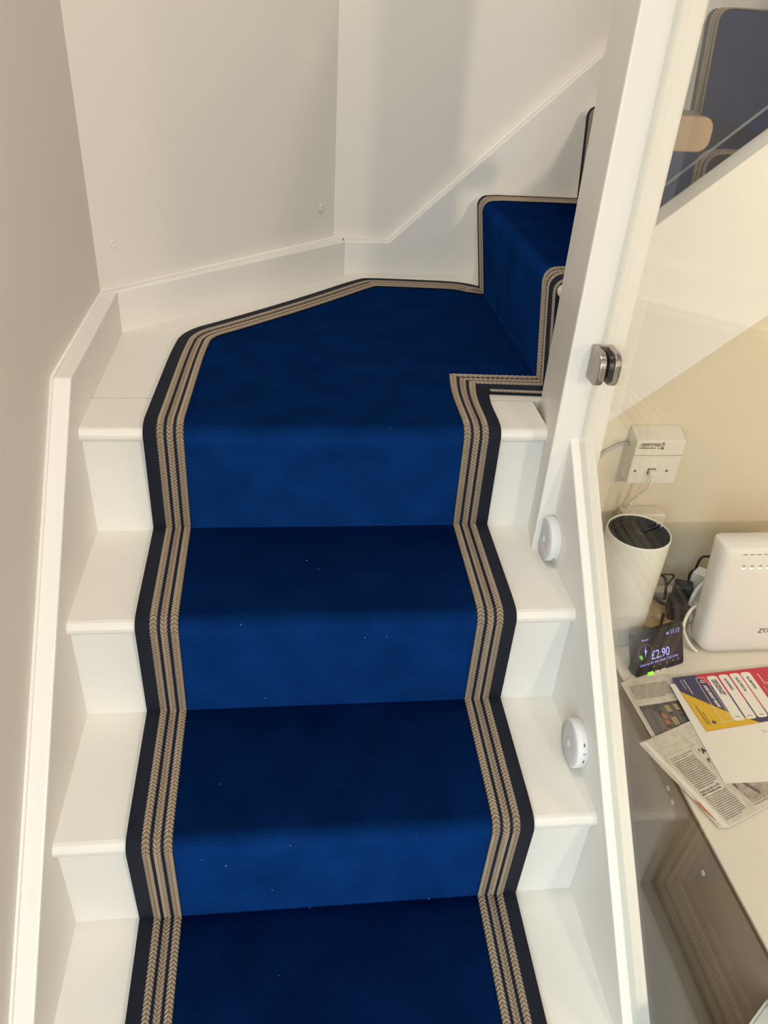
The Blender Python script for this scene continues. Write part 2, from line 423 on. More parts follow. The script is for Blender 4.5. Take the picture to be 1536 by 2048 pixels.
for i in range(24):
    a = rg.randrange(40, n1-1); p = left[a][0].lerp(right[a][0], rg.uniform(.14, .86)); q = left[a+1][0].lerp(right[a+1][0], .5); nn = left[a][1]
    p = p + Vector((0, 1, 1))*0 + nn*.0008; e1 = Vector((1, 0, 0)); e2 = nn.cross(e1); th = rg.uniform(0, 6.28); L_ = rg.uniform(.0006, .0016); W_ = .0004
    d1 = e1*math.cos(th)+e2*math.sin(th); d2 = nn.cross(d1)
    lm.add([p+d1*L_, p+d2*W_, p-d1*L_, p-d2*W_, p+nn*.0006], [(0, 1, 4), (1, 2, 4), (2, 3, 4), (3, 0, 4)])
tag(lm.build('lint', PAPER, rn), kind='stuff')
# twisted cord on the inner turn of the near edge
cp_ = dense(right[nR3-5:nR3+30], .004); cs = arclen(cp_)
cm = MB()
for ph in (0, math.pi):
    pts = []
    n_ = int(cs[-1]/.0022)
    jj = 0
    for i in range(n_):
        s = cs[-1]*i/n_
        while jj < len(cs)-2 and cs[jj+1] < s: jj += 1
        t = (s-cs[jj])/max(1e-9, cs[jj+1]-cs[jj]); a, b = cp_[jj], cp_[jj+1]
        p = a[0].lerp(b[0], t); nn = a[1].lerp(b[1], t).normalized(); ii = a[2].lerp(b[2], t)
        th = s/.010*2*math.pi+ph
        pts.append(p - ii*.002 + ii*math.cos(th)*.0016 + nn*(math.sin(th)*.0016-.001))
    cm.tube(pts, .0015, 6)
cm.build('edge_cord', TAN, rn, smooth=True)

# ------------------------------------------------------------------ glass balustrades and clamps
def glass_panel(name, outline, a, b, place, label):
    """slab of clear glass with green polished edges"""
    g = thing(name, label, 'balustrade', place(*outline[0], (a+b)/2))
    n = len(outline)
    m1 = MB(); m1.add([place(u, v, a) for u, v in outline], [tuple(range(n))]); m1.add([place(u, v, b) for u, v in outline], [tuple(range(n))])
    m1.build('pane', GLASS, g, fix=False)
    m2 = MB(); m2.add([place(u, v, a) for u, v in outline]+[place(u, v, b) for u, v in outline], [(i, (i+1) % n, (i+1) % n+n, i+n) for i in range(n)])
    o = m2.build('edge', GEDGE, g, fix=False); o['label'] = 'green polished edge of the glass'
    return g
glass_panel('glass_balustrade', [(.383,zs(.383)+.003),(.383,1.75),(-.80,.95),(-.80,zs(-.80)+.003)], .7985, .8085, YZ,
            'long clear glass panel standing along the lower stairs beside the desk')
def pg(x): return .988+(x-.901)*.883
glass_panel('glass_balustrade', [(.897,pg(.897)),(.897,1.95),(2.3,2.6),(2.3,pg(2.3))], .526, .536, XZ,
            'clear glass panel rising beside the upper stairs right of the newel post')
def clamp(label, M, S_=1.0, L=.048, metal=STEEL):
    """D clamp: two cheeks, flat side against the post (local x=0), glass slot between; local z up, y across"""
    t = thing('glass_clamp', label, 'clamp', M.translation, M.to_quaternion(), 'steel glass clamps on the newel post', world=False)
    h, r = .025*S_, .018*S_
    out = [(0, -h), (0, h)]
    for a0, cx, cz in ((90, L-r, h-r), (0, L-r, -h+r)):
        for i in range(9):
            a = R(a0-90*i/8); out.append((cx+r*math.cos(a), cz+r*math.sin(a)))
    for s0, s1 in ((-.0165, -.0065), (.0065, .0165)):
        MB().prism(out, s0, s1, lambda u, v, w_: (u, w_, v)).build('cheek', metal, t, bevel=.0015)
    inn = [(u*.9+.001, v*.9) for u, v in out]
    MB().prism(inn, -.0063, -.0053, lambda u, v, w_: (u, w_, v)).build('gasket', RUBBER, t)
    MB().prism(inn, .0053, .0063, lambda u, v, w_: (u, w_, v)).build('gasket', RUBBER, t)
    MB().box(.0005, .008, -.0066, .0066, -h*.98, h*.98).build('back_plate', metal, t)
    for zz in (.011, -.009):
        MB().lathe([(.0045, -.0168), (.0045, -.0163)], n=16, place=lambda x, y, z, zz=zz: (.016+x, z, zz+y)).build('screw_cap', metal, t)
    return t
# lower clamp: sticks out of the post's front face towards -y, cheeks facing +-x
Mc = Matrix(((0, 1, 0), (-1, 0, 0), (0, 0, 1))).to_4x4(); Mc.translation = (.8035, .389, .765)
clamp('satin steel clamp on the front of the newel post, holding the long glass panel', Mc, 1.06)
Mc2 = Matrix.Identity(4); Mc2.translation = (.868, .531, 1.070)
Mc2.translation = (.868, .531, 1.069)
clamp('wider satin steel clamp, coloured with a dim reflection, with rounded end on the right side of the newel post', Mc2, .98, .086, STEELDIM)

# ------------------------------------------------------------------ stick-on lights, cover caps
def puck(c, label, angle):
    t = thing('puck_light', label, 'light', c, group='puck lights on the outer string')
    X = lambda x, y, z: (c[0]-z, c[1]+x, c[2]+y)
    r = .0385
    MB().lathe([(r*.96, 0), (r, .002), (r, .014), (r*.985, .0165), (r*.93, .018)], n=56, place=X).build('housing', WPLAST, t, smooth=True, fix=True)
    MB().lathe([(r*.925, .0165), (r*.915, .0186), (r*.5, .0190), (.0075, .0190)], n=48, place=X, cap0=False).build('lens', LENS, t, smooth=True)
    MB().lathe([(.0075, .0189), (.0065, .0205), (.004, .0222), (.001, .0228)], n=24, place=X).build('motion_sensor', LENS, t, smooth=True)
    # slide switch on the rim
    def rim(da, z, rr): a = R(angle)+da; return X(rr*math.cos(a), rr*math.sin(a), z)
    m_ = MB()
    for da in (-.02, .02):
        m_.add([rim(da-.006, .004, r+.0003), rim(da+.006, .004, r+.0003), rim(da+.006, .010, r+.0003), rim(da-.006, .010, r+.0003)], [(0, 1, 2, 3)])
    for z in (.0032, .0108):
        m_.add([rim(-.24, z, r+.0003), rim(.24, z, r+.0003), rim(.24, z+.0004, r+.0003), rim(-.24, z+.0004, r+.0003)], [(0, 1, 2, 3)])
    m_.build('switch', GREYTXT, t, fix=False)
    for d0 in (-.43, .30):
        m_ = MB()
        for i in range(4):
            a0 = d0+i*.035; m_.add([rim(a0, .006, r+.0003), rim(a0+.022, .006, r+.0003), rim(a0+.022, .0088, r+.0003), rim(a0, .0088, r+.0003)], [(0, 1, 2, 3)])
        tag(m_.build('switch_lettering', DARKTXT, t, fix=False), kind='stuff')
    return t
puck((W, .368, .4465), 'round white stick-on light beside the newel post, the upper one', -128)
puck((W, .097, .2425), 'round white stick-on light lower on the stair string, switch facing front', 158)
dn = Vector((.459, -.479, 0)).normalized()     # normal of the diagonal wall
dt = Vector((.479*1, .459, 0)).normalized()
for c, lb in (((-.0011, .8953, .7789), 'white screw cover cap on the diagonal wall near the left corner'),
              ((.4160, 1.2894, .7732), 'white screw cover cap on the diagonal wall near the right corner')):
    cv = Vector(c); P_ = lambda x, y, z, cv=cv: tuple(cv + dt*x + UPV*y + dn*z)
    o = MB().lathe([(.0085, -.001), (.0085, .001), (.0065, .002), (.0045, .0012)], n=24, place=P_).build('cover_cap', WALL, None, smooth=True)
    tag(o, lb, 'cap', 'cover caps on the diagonal wall')

# ------------------------------------------------------------------ desk
DZ = 0.20
dk = thing('desk', 'cream topped desk with brown edge and brown side panel, under the stairs', 'desk', (1.4, .15, FZ))
MB().prism([(.922,.511),(2.3,.511),(2.3,-.75),(.967,-.75)], DZ-.004, DZ, XY).build('desktop', DESK, dk)
o = MB().prism([(.9205,.511),(2.3,.511),(2.3,-.7505),(.9655,-.7505)], DZ-.0105, DZ-.0041, XY).build('edge_band', BROWN, dk)
MB().prism([(.926,.505),(.946,.505),(.990,-.74),(.970,-.74)], FZ+.01, DZ-.0106, XY).build('side_panel', SIDE, dk)
MB().box(2.26, 2.28, -.74, .505, FZ+.01, DZ-.0106).build('side_panel', SIDE, dk)
MB().box(.98, 2.26, .47, .488, FZ+.2, DZ-.0106).build('back_panel', SIDE, dk)
for y, z in ((.045, .150), (.065, .158), (-.07, .135)):
    xx = lerp(.926, .970, (.505-y)/1.245)
    MB().lathe([(.0045, -.0008), (.0045, .0008)], n=14, place=lambda a, b, c_, xx=xx, y=y, z=z: (xx-c_, y+a, z+b)).build('cover_cap', WPLAST, dk)
# white ledge along the wall at the back of the desk
tag(MB().box(.90, 2.2, .488, .5115, DZ, DZ+.020).build('cable_trunking', CREAM, None, bevel=.002),
    'cream cable trunking along the back of the desk behind the router', 'trunking')

# ------------------------------------------------------------------ cylinder with spiral insert
kc = (.958, .408); kr = .0575; kz = .432
kb = thing('knife_block', 'tall white cylinder with black spiral insert, on the desk beside the glass', 'knife block', (*kc, DZ))
MB().lathe([(kr*.93, DZ), (kr*.97, DZ+.003), (kr, kz-.004), (kr*.995, kz-.0008), (kr*.975, kz), (kr*.955, kz-.001), (kr*.955, kz-.012)], kc, 64, cap1=False).build('body', CYL, kb, smooth=True)
MB().lathe([(kr*.955, kz-.012), (.001, kz-.012)], kc, 64, cap0=False).build('insert_base', RUBBER, kb)
sm = MB(); sa = R(24); ca_, sa_ = math.cos(sa), math.sin(sa); Rr = kr*.945
def loc(x, y, z): return (kc[0]+x*ca_-y*sa_, kc[1]+x*sa_+y*ca_, z)
NR = 10
for k in range(NR):
    r = .0095 + (Rr-.0125)*k/(NR-1)*.985
    r = min(r, Rr-.002)
    pts = []
    xs = math.sqrt(max(0, Rr*Rr-r*r))
    for i in range(7): pts.append((xs*(1-i/6), -r))
    for i in range(1, 41): a = R(-90-270*i/41); pts.append((r*math.cos(a), r*math.sin(a)))
    w_ = .0013
    prev = None; base = len(sm.v)
    for i, p in enumerate(pts):
        a = Vector(pts[max(i-1, 0)]); b = Vector(pts[min(i+1, len(pts)-1)]); t = (b-a)
        if t.length < 1e-9: t = Vector((1, 0))
        t.normalize(); nn = Vector((-t.y, t.x)); q = Vector(p)
        for d, z in ((-w_, kz-.011), (-w_*.8, kz-.0015), (w_*.8, kz-.0015), (w_, kz-.011)): sm.v.append(Vector(loc(*(q+nn*d), z)))
    for i in range(len(pts)-1):
        for c in range(3): sm.f.append((base+i*4+c, base+i*4+c+1, base+(i+1)*4+c+1, base+(i+1)*4+c))
sm.add([loc(.0095, -.0010, kz-.011), loc(Rr, -.0010, kz-.011), loc(Rr, -.0010, kz-.0015), loc(.0095, -.0010, kz-.0015),
        loc(.0095, .0010, kz-.011), loc(Rr, .0010, kz-.011), loc(Rr, .0010, kz-.0015), loc(.0095, .0010, kz-.0015)],
       [(0,1,2,3),(4,7,6,5),(3,2,6,7),(1,5,6,2),(0,3,7,4)])
sm.lathe([(.0085, kz-.011), (.0082, kz-.003), (.001, kz-.003)], n=24, place=lambda x, y, z: loc(x, y, z))
o = sm.build('spiral_insert', SPIRAL, kb); o['label'] = 'black rubber spiral insert'

# ------------------------------------------------------------------ router
rt_ = thing('router', 'white upright router with row of green lights, standing on the desk', 'router', (1.20, .34, DZ))
def rrect(pts, rads, n=6):
    out = []
    m_ = len(pts)
    for i in range(m_):
        p = Vector(pts[i]); a = (Vector(pts[i-1])-p).normalized(); b = (Vector(pts[(i+1) % m_])-p).normalized(); r = rads[i]
        for k in range(n+1):
            t = k/n; q0 = p+a*r; q1 = p+b*r
            out.append(tuple((q0*(1-t)**2 + p*2*t*(1-t) + q1*t*t)))
    return out
YF = .322
def rsec(z):
    """half-depth and x-extents of the router body at height z (0..1)"""
    x0 = lerp(1.098, 1.078, z); x1 = lerp(1.31, 1.33, z); return x0, x1
rm = MB(); NZ = 12; H0, H1 = DZ+.0, .448; rows = []
for i in range(NZ+1):
    t = i/NZ; z = lerp(H0, H1, t); x0, x1 = rsec(t)
    inset = 0
    if t < .09: inset = .016*(1-t/.09)**2
    sec = rrect([(x0+inset, YF+inset*.5), (x1-inset, YF+inset*.5), (x1-inset, YF+.052), (x0+inset, YF+.052)], [.022, .022, .015, .015], 6)
    rows.append([(x, y, z) for x, y in sec])
n = len(rows[0])
rows.append([((x-1.2)*.985+1.2, (y-YF-.026)*.9+YF+.026, H1+.003) for x, y, z in rows[-1]])
rm.v = [Vector(p) for r in rows for p in r]
for i in range(len(rows)-1):
    for k in range(n): rm.f.append((i*n+k, i*n+(k+1) % n, (i+1)*n+(k+1) % n, (i+1)*n+k))
rm.f += [tuple(range(n))[::-1], tuple((len(rows)-1)*n+k for k in range(n))]
rm.build('body', ROUT, rt_, smooth=True, bevel=0)
fm = lambda x, z, y=YF-.0006: Matrix(((1, 0, 0, x), (0, 0, -1, y), (0, 1, 0, z), (0, 0, 0, 1)))
# vent slots below the top edge
vm = MB()
for i in range(16):
    x = 1.112+i*.0128; vm.box(x, x+.0085, YF-.0006, YF+.002, .4385, .4395)
vm.build('vent_slots', GREYTXT, rt_)
for i in range(5):
    x = 1.1215+i*.0155
    MB().box(x-.0028, x+.0028, YF-.0009, YF+.001, .4075, .4100).build('status_light', LEDW, rt_)
    MB().tube([(x+.0022*math.cos(a*math.pi/4), YF-.0004, .4135+.0022*math.sin(a*math.pi/4)) for a in range(9)], .0004, 4).build('icon', GREYTXT, rt_)
text('lettering', 'ZYXEL', .0150, fm(1.2005, .2555), GREYTXT, rt_, bold=.0002, sx=.85)

# ------------------------------------------------------------------ energy display
a_ = R(17.4); Uv = Vector((math.cos(a_), math.sin(a_), 0)); Nf = Vector((Uv.y, -Uv.x, 0)); Tl = .42
upv = UPV*math.cos(Tl) - Nf*math.sin(Tl); nf = Uv.cross(upv).normalized()
Mm = Matrix((Uv, upv, nf)).transposed().to_4x4(); Mm.translation = (.9554, .2705, DZ+.0005)
md = thing('energy_display', 'small black in-home energy display showing £2.90, leaning on the desk beside the newspapers', 'display', Mm.translation, Mm.to_quaternion(), world=False)
DW, DH = .1124, .081
body = rrect([(0, 0), (DW, 0), (DW, DH), (0, DH)], [.007]*4, 5)
MB().prism(body, -.016, 0, XY).build('case', BLACK, md, bevel=.0015)
MB().prism(rrect([(.003, .004), (DW-.003, .004), (DW-.003, DH-.004), (.003, DH-.004)], [.005]*4, 5), .0001, .0006, XY).build('screen', BLACKG, md)
MB().prism([(.02, .055), (.09, .055), (.09, .0), (.02, .0)], -.040, -.0161, lambda u, v, w_: (u, v*.35+.012-(w_+.0161)*.35, w_)).build('stand', BLACK, md)
ez = lambda x, y: Matrix.Translation((x, y, .0009))
text('price_readout', '£2.90', .0235, ez(.036, .0265), LCD, md, sx=.82, bold=.0001)
text('clock_readout', '11:13', .0125, ez(.0815, .0655), LCD, md, sx=.8)
text('usage_readout', 'Used so far this week 7.33 kWh', .0068, ez(.010, .0185), LCD, md)
text('fuel_readout', 'Power', .0062, ez(.0155, .066), LCD, md)
MB().prism([(.0725,.067),(.0735,.0705),(.0755,.069),(.0775,.0725),(.0785,.067)], .0007, .0009, XY).build('weather_icon', LCD, md)
MB().prism([(.0215,.044),(.0245,.057),(.0243,.047),(.0275,.0475),(.0225,.0335),(.0235,.0435)], .0007, .0009, XY).build('bolt_icon', LCD, md)
dm = MB(); dm.tube([(.0235+.0155*math.cos(R(a)), .0435+.0155*math.sin(R(a)), .0008) for a in range(-30, 241, 9)], .00035, 4)
dm.build('dial', DIAL, md)
gm = MB()
gpts = [(rr*math.cos(R(a)), rr*math.sin(R(a))) for rr, rng in ((.0145, range(195, 241, 6)), (.0095, range(237, 194, -6))) for a in rng]
gm.prism([(.0235+x, .0435+y) for x, y in gpts], .0007, .0009, XY).build('dial_segment', LCDG, md)
for i, (x, kind) in enumerate(((.041, 0), (.056, 0), (.071, 0), (.086, 1), (.098, 2))):
    MB().prism([(x, .010), (x+.004, .013), (x, .016), (x-.003, .013)], .0007, .0010, XY).build('button', GREYTXT, md)
MB().prism(rrect([(.027, -.001), (.039, -.001), (.039, .004), (.027, .004)], [.002]*4, 3), -.002, .0018, XY).build('status_light', LEDG, md)
for x in (.044, .058):
    MB().prism(rrect([(x, 0), (x+.010, 0), (x+.010, .0028), (x, .0028)], [.001]*4, 2), -.001, .0012, XY).build('front_light', CREAM, md)
MB().prism(rrect([(DW+.0005, .062), (DW+.007, .062), (DW+.007, .070), (DW+.0005, .070)], [.001]*4, 2), -.012, -.005, XY).build('side_plug', GREEN, md)
MB().prism(rrect([(-.006, .012), (-.0003, .012), (-.0003, .022), (-.006, .022)], [.0025]*4, 3), -.012, -.004, XY).build('side_button', BLACK, md)

# ------------------------------------------------------------------ papers
def frame2(O, ang, z):
    """page frame: u to the right, v down the page (mm)"""
    U = Vector((math.cos(ang), math.sin(ang), 0)); V = Vector((math.sin(ang), -math.cos(ang), 0)); O = Vector((*O, z))
    return lambda u, v, h=0: O + U*(u/1000) + V*(v/1000) + UPV*(h/1000)
def quad(m_, F, pts, h): m_.add([F(u, v, h) for u, v in pts], [tuple(range(len(pts)))])
def fat(F, pts, h0, h1): return MB().prism(pts, h0, h1, lambda u, v, w_: tuple(F(u, v, w_)))
def tmat(F, u, v, h, down=False, ang2=0):
    o = F(u, v, h); U = (F(1, 0)-F(0, 0)).normalized(); V = (F(0, 1)-F(0, 0)).normalized()
    X, Y = (V, U) if down else (U, -V)
    M = Matrix((X, Y, UPV)).transposed().to_4x4(); M.translation = o
    return M @ Matrix.Rotation(ang2, 4, 'Z')
def textlines(F, x0, y0, wdt, n, pitch, th, h, seed, skew=0.0, dy=0.0):
    """body copy too small to read: broken strokes, one row per line"""
    m_ = MB(); rg = random.Random(seed)
    for i in range(n):
        y = y0+i*pitch; x = x0+rg.random()*1.0; end = x0+wdt-(rg.random()*1.5 if i < n-1 else wdt*.25)
        while x < end:
            l_ = rg.uniform(1.6, 5.5); l_ = min(l_, end-x)
            t = th*rg.uniform(.75, 1.0)
            quad(m_, F, [(x, y+(x-x0)*dy), (x+l_, y+(x+l_-x0)*dy), (x+l_, y+t+(x+l_-x0)*dy), (x, y+t+(x-x0)*dy)], h)
            x += l_+rg.uniform(.3, .6)
    return m_
# newspaper with photograph, furthest back
FA = frame2((.9185, .2655), R(3.2), DZ)
nA = thing('newspaper', 'newspaper page with a dark shop photograph, lying left of the energy display front', 'newspaper', (.97, .20, DZ))
pa = [(2,8),(22,-1),(110,-3),(150,10),(150,170),(4,172)]
fat(FA, [(u+3, v+3) for u, v in pa], .0, 1.4).build('inner_pages', NEWS, nA)
fat(FA, pa, 1.5, 2.6).build('page', NEWS, nA)
textlines(FA, 13, 17.5, 78, 9, 3.75, 2.0, 2.75, 3, dy=-.07).build('text_block', NTXT, nA)
quad_ph = MB(); quad(quad_ph, FA, [(11,65),(91,58.5),(90,150),(12,150)], 2.7); quad_ph.build('photo', PH1, nA)
m_ = MB()
for pts in ([(57,68),(66,67),(67,82),(58,83)], [(74,66),(82,65.5),(83,79),(75,80)], [(56,94),(66,93),(67,111),(57,112)]): quad(m_, FA, pts, 2.75)
m_.build('photo_posters', PH3, nA)
m_ = MB()
for pts in ([(43,84),(50,87),(52,95),(44,96)], [(42,100),(49,100),(50,109),(43,109)], [(39,117),(46,117),(46,125),(39,125)]): quad(m_, FA, pts, 2.75)
m_.build('photo_posters', ORANGE, nA)
m_ = MB(); quad(m_, FA, [(12,80),(24,70),(32,76),(40,90),(40,150),(12,150)], 2.74); m_.build('photo_figure', PH2, nA)
m_ = MB(); quad(m_, FA, [(68,86),(88,84),(88,90),(69,92)], 2.74); quad(m_, FA, [(70,96),(88,94),(88,118),(70,120)], 2.74); m_.build('photo_shelves', PH2, nA)
# folded newspaper in front
FB = frame2((.9142, .1228), R(21), DZ+.0027)
nB = thing('newspaper', 'folded newspaper with columns of print and a bold headline, overhanging the desk edge', 'newspaper', (.97, .05, DZ))
pth = [(-12,-3),(-12.5,60),(-11,120),(-12.5,171),(0,177),(6,176.5),(130,176),(130,-2),(0,-3)]
fat(FB, pth, 0, 2.2).build('folded_pages', NEWS, nB, bevel=.0008)
fat(FB, [(-7,0),(-7,172),(2,177.5),(128,176.5),(128,-1)], 2.25, 3.6).build('folded_pages', PAPER, nB)
fat(FB, [(0,0),(2.5,176.5),(130,176.5),(130,-2)], 3.65, 4.6).build('page', NEWS, nB)
m_ = MB(); 
for a, b in ((24, 26.5), (37.8, 40.2)): quad(m_, FB, [(0, a), (110, b), (110, b+.35), (0, a+.35)], 4.75)
quad(m_, FB, [(60.3,46),(60.6,46),(60.6,170),(60.3,170)], 4.75); quad(m_, FB, [(62.6,126),(62.9,126),(62.9,170),(62.6,170)], 4.75)
m_.build('rules', NTXT, nB)
textlines(FB, 8, 46.5, 49, 2, 3.8, 1.6, 4.75, 11).build('text_block', NTXT, nB)
textlines(FB, 6.5, 55, 47, 15, 3.75, 2.2, 4.75, 12).build('text_block', NTXT, nB)
text('headline', 'Police pass file to CPS', .0051, tmat(FB, 5.5, 116.5, 4.8), DARKTXT, nB, bold=.00012, sx=.9)
text('headline', 'after Funicular probe', .0051, tmat(FB, 5.5, 121.2, 4.8), DARKTXT, nB, bold=.00012, sx=.9)
textlines(FB, 5, 125, 47, 13, 3.45, 1.7, 4.75, 13).build('text_block', NTXT, nB)
text('headline', "'AL", .0145, tmat(FB, 66.5, 60.5, 4.8), DARKTXT, nB, bold=.0006)
text('headline', 'r a', .0145, tmat(FB, 64.5, 77.5, 4.8), DARKTXT, nB, bold=.0006)
text('headline', 'a', .0145, tmat(FB, 65.5, 93.5, 4.8), DARKTXT, nB, bold=.0006)
m_ = MB(); quad(m_, FB, [(64.5,126),(125,126),(125,164),(67,164)], 4.75); m_.build('photo', PH4, nB)
m_ = MB(); quad(m_, FB, [(65,122),(71,122),(70,130),(66.5,137)], 4.8); quad(m_, FB, [(80,126),(86,126),(97,152),(92,158)], 4.8); m_.build('photo_shadow', PH2, nB)
textlines(FB, 66, 166, 50, 1, 3, 1.8, 4.8, 15).build('caption', NTXT, nB)
m_ = MB(); quad(m_, FB, [(-11.5,118),(-6,128),(-2.5,150),(-4,158),(-8,160),(-11.8,140)], 2.23)
m_.build('print_patch', ORANGE, nB)
# letter
FW = frame2((1.0075, .2475), R(-.3), DZ+.0080)
lt = thing('letter', 'plain white letter sheet lying under the coloured leaflet', 'letter', (1.1, .14, DZ+.008))
fat(FW, [(0,2),(1,216),(70,216.5),(200,214),(205,2)], 0, .5).build('sheet', PAPER, lt)
text('lettering', 'To the', .0078, tmat(FW, 116, 119, .6), GREYTXT, lt)
# leaflet
FL = frame2((1.0167, .2588), R(4), DZ+.0090)
lf = thing('leaflet', 'red, navy and yellow trades leaflet lying on the white letter', 'leaflet', (1.12, .2, DZ+.009))
HW, HH = 225, 124.5
fat(FL, [(0,0),(65,-3.5),(HW,-7),(HW,108),(120,116.5),(0,HH)], 0, .35).build('sheet', RED, lf)
def flat(pts, h, m__, name): 
    q = MB(); quad(q, FL, pts, h); return q.build(name, m__, lf, fix=False)
flat([(0,0),(46,-2.5),(52,6),(62,26),(150,106),(165,112.7),(120,116.4),(0,HH-.2)], .42, NAVYP, 'navy_panel')
flat([(0,33.5),(61.5,89.5),(104.5,117.7),(0,HH-.2)], .46, YEL, 'yellow_panel')
def rr2(x0, y0, x1, y1, r): return rrect([(x0, y0), (x1, y0), (x1, y1), (x0, y1)], [r]*4, 5)
def rr3(pts, r): return rrect(pts, [r]*4, 5)
TABS = [([(66,3.6),(86,3.6),(82.7,108.5),(61.8,109.5)], ['PAINTING AND', 'DECORATING']), ([(89.8,3),(109.3,3),(105.5,107.8),(85.3,108.6)], ['ROOFING']),
        ([(112.4,2.5),(132.6,2.5),(128,106.8),(108,107.6)], ['ELECTRICAL']), ([(134.8,2),(154.5,2),(150.5,106),(130.5,106.6)], ['PLUMBING'])]
for pts, words in TABS:
    flat(rr3(pts, 6), .52, PAPER, 'tab')
    u0 = (pts[0][0]+pts[1][0])/2
    for i, wd in enumerate(words):
        text('lettering', wd, .0066, tmat(FL, (u0+.2 if len(words) == 2 else u0-3.4)-i*5.4-0, 13, .6, True), DARKTXT, lf, bold=.00030, sx=.82 if len(words) == 2 else .95)
    uc = (pts[2][0]+pts[3][0])/2
    flat([(uc-4.5,100.5),(uc-3.8,99.2),(uc+4.5,101.3),(uc+4.2,102.3)], .6, DARKTXT, 'check_mark')
def outline(pts, wd, h, m__, name):
    q = MB(); n_ = len(pts); c0 = Vector((sum(p[0] for p in pts)/n_, sum(p[1] for p in pts)/n_))
    inn = []
    for p in pts:
        d = (c0-Vector(p)); inn.append((p[0]+math.copysign(wd, d.x), p[1]+math.copysign(wd, d.y)))
    vs = [FL(*p, h) for p in pts]+[FL(*p, h) for p in inn]
    q.add(vs, [(i, (i+1) % n_, (i+1) % n_+n_, i+n_) for i in range(n_)]); return q.build(name, m__, lf, fix=False)
flat([(49.5,5.6),(58,5.6),(60,12),(60.5,23)], .5, RED, 'tab_corner')
outline(rr3([(43.2,4.8),(61.8,4.8),(60,107.5),(38.6,110)], 5), .9, .55, PAPER, 'tab_outline')
text('lettering', 'Q', .0098, tmat(FL, 49.6, 10.8, .6, True), PAPER, lf, bold=.0002)
text('lettering', 'AND MANY MORE', .0078, tmat(FL, 49.2, 24, .6, True), PAPER, lf, bold=.0004, shear=.25, sx=.80)
def dashes(x, y0, y1, wd, m__, seed):
    q = MB(); rg = random.Random(seed); y = y0
    while y < y1:
        l_ = min(rg.uniform(2, 5), y1-y); quad(q, FL, [(x, y), (x+wd, y), (x+wd, y+l_), (x, y+l_)], .56); y += l_+.6
    q.build('small_print', m__, lf)
dashes(12.3, 6, 29, 1.4, LENS, 1); dashes(18.8, 6, 42, 1.6, PAPER, 2); dashes(9.5, 68, 111, 1.5, DARKTXT, 3); dashes(14.2, 83, 111, 1.5, DARKTXT, 4)
dashes(166.5, 8, 35, 1.7, PAPER, 5); dashes(160.5, 39, 52, 1.2, LENS, 6); dashes(171.5, 30, 60, 1.7, PAPER, 7)
flat([(23.7+4.3*math.cos(i*.6283)*(1 if i % 2 else .75), 107.3+4.3*math.sin(i*.6283)*(1 if i % 2 else .75)) for i in range(10)], .56, NAVYP, 'emblem')

# ------------------------------------------------------------------ wall socket, junction box, leads
WY = .5115
ms = thing('telephone_socket', 'cream telephone socket box with openreach lettering, on the wall above the white cylinder', 'socket', (.99, WY, .535))
MB().prism([(.475,.4905),(.475,.5795),(WY,.5930),(WY,.4960),(.500,.4905)], .9445, 1.0365, YZ).build('box', CREAM, ms, bevel=.0018, seg=3)
MB().box(.9455, 1.0355, .4744, .476, .5498, .5503).build('seam', GREYTXT, ms)
fs = lambda x, z, y=.4742: Matrix(((1, 0, 0, x), (0, 0, -1, y), (0, 1, 0, z), (0, 0, 0, 1)))
text('lettering', 'openreach', .0132, fs(.9520, .5690), GREYTXT, ms, shear=.15, bold=.0001, sx=.80)
MB().box(.951, .981, .4738, .4755, .5648, .5660).build('underline', GREYTXT, ms)
MB().box(.985, .992, .4738, .4755, .5650, .5658).build('underline', GREYTXT, ms)
text('emblem', 'e', .0090, fs(.9925, .5630), GREYTXT, ms, bold=.0005)
for x in (.9545, 1.0150):
    MB().lathe([(.0023, 0), (.0023, .0008)], n=12, place=lambda a, b, c_, x=x: (x+a, .4748-c_, .5180+b)).build('screw', GREYTXT, ms)
MB().box(.9785, .9935, .4742, .4755, .5110, .5230).build('jack_opening', GREYTXT, ms)
pl = thing('phone_lead', 'short cream phone lead plugged into the openreach socket', 'lead', (.986, .47, .517))
MB().box(.9800, .9920, .464, .4740, .5125, .5215).build('plug', CREAM, pl, bevel=.001)
MB().tube([(.986, .466, .514), (.985, .460, .505), (.983, .463, .490), (.979, .480, .465), (.973, .492, .440), (.970, .495, .425)], [.0030, .0026, .0022, .0022, .0034, .0034], 8).build('cord', CREAM, pl, smooth=True)
rm_ = MB()
for i in range(5):
    t = i/4; p = Vector((.979, .480, .462)).lerp(Vector((.971, .494, .430)), t); d = Vector((-.2, .35, -.8)).normalized()
    rm_.tube([p, p+d*.0025], .0044, 8)
rm_.build('strain_relief', CREAM, pl)
jb = thing('junction_box', 'small cream junction box on the wall half hidden behind the white cylinder', 'junction box', (1.0, WY, .40))
MB().box(.973, 1.043, .478, WY, .372, .4195).build('box', CREAM, jb, bevel=.003)
MB().box(.960, .985, .482, WY, .400, .4190).build('side_port', CREAM, jb, bevel=.002)
tag(MB().tube([(.9435, .503, .560), (.928, .506, .556), (.905, .507, .540), (.885, .507, .517), (.870, .507, .495), (.862, .507, .47)], .0032, 8).build('wall_cable', GREYC, None, smooth=True),
    'grey cable curving from the left of the telephone socket to the newel', 'cable')

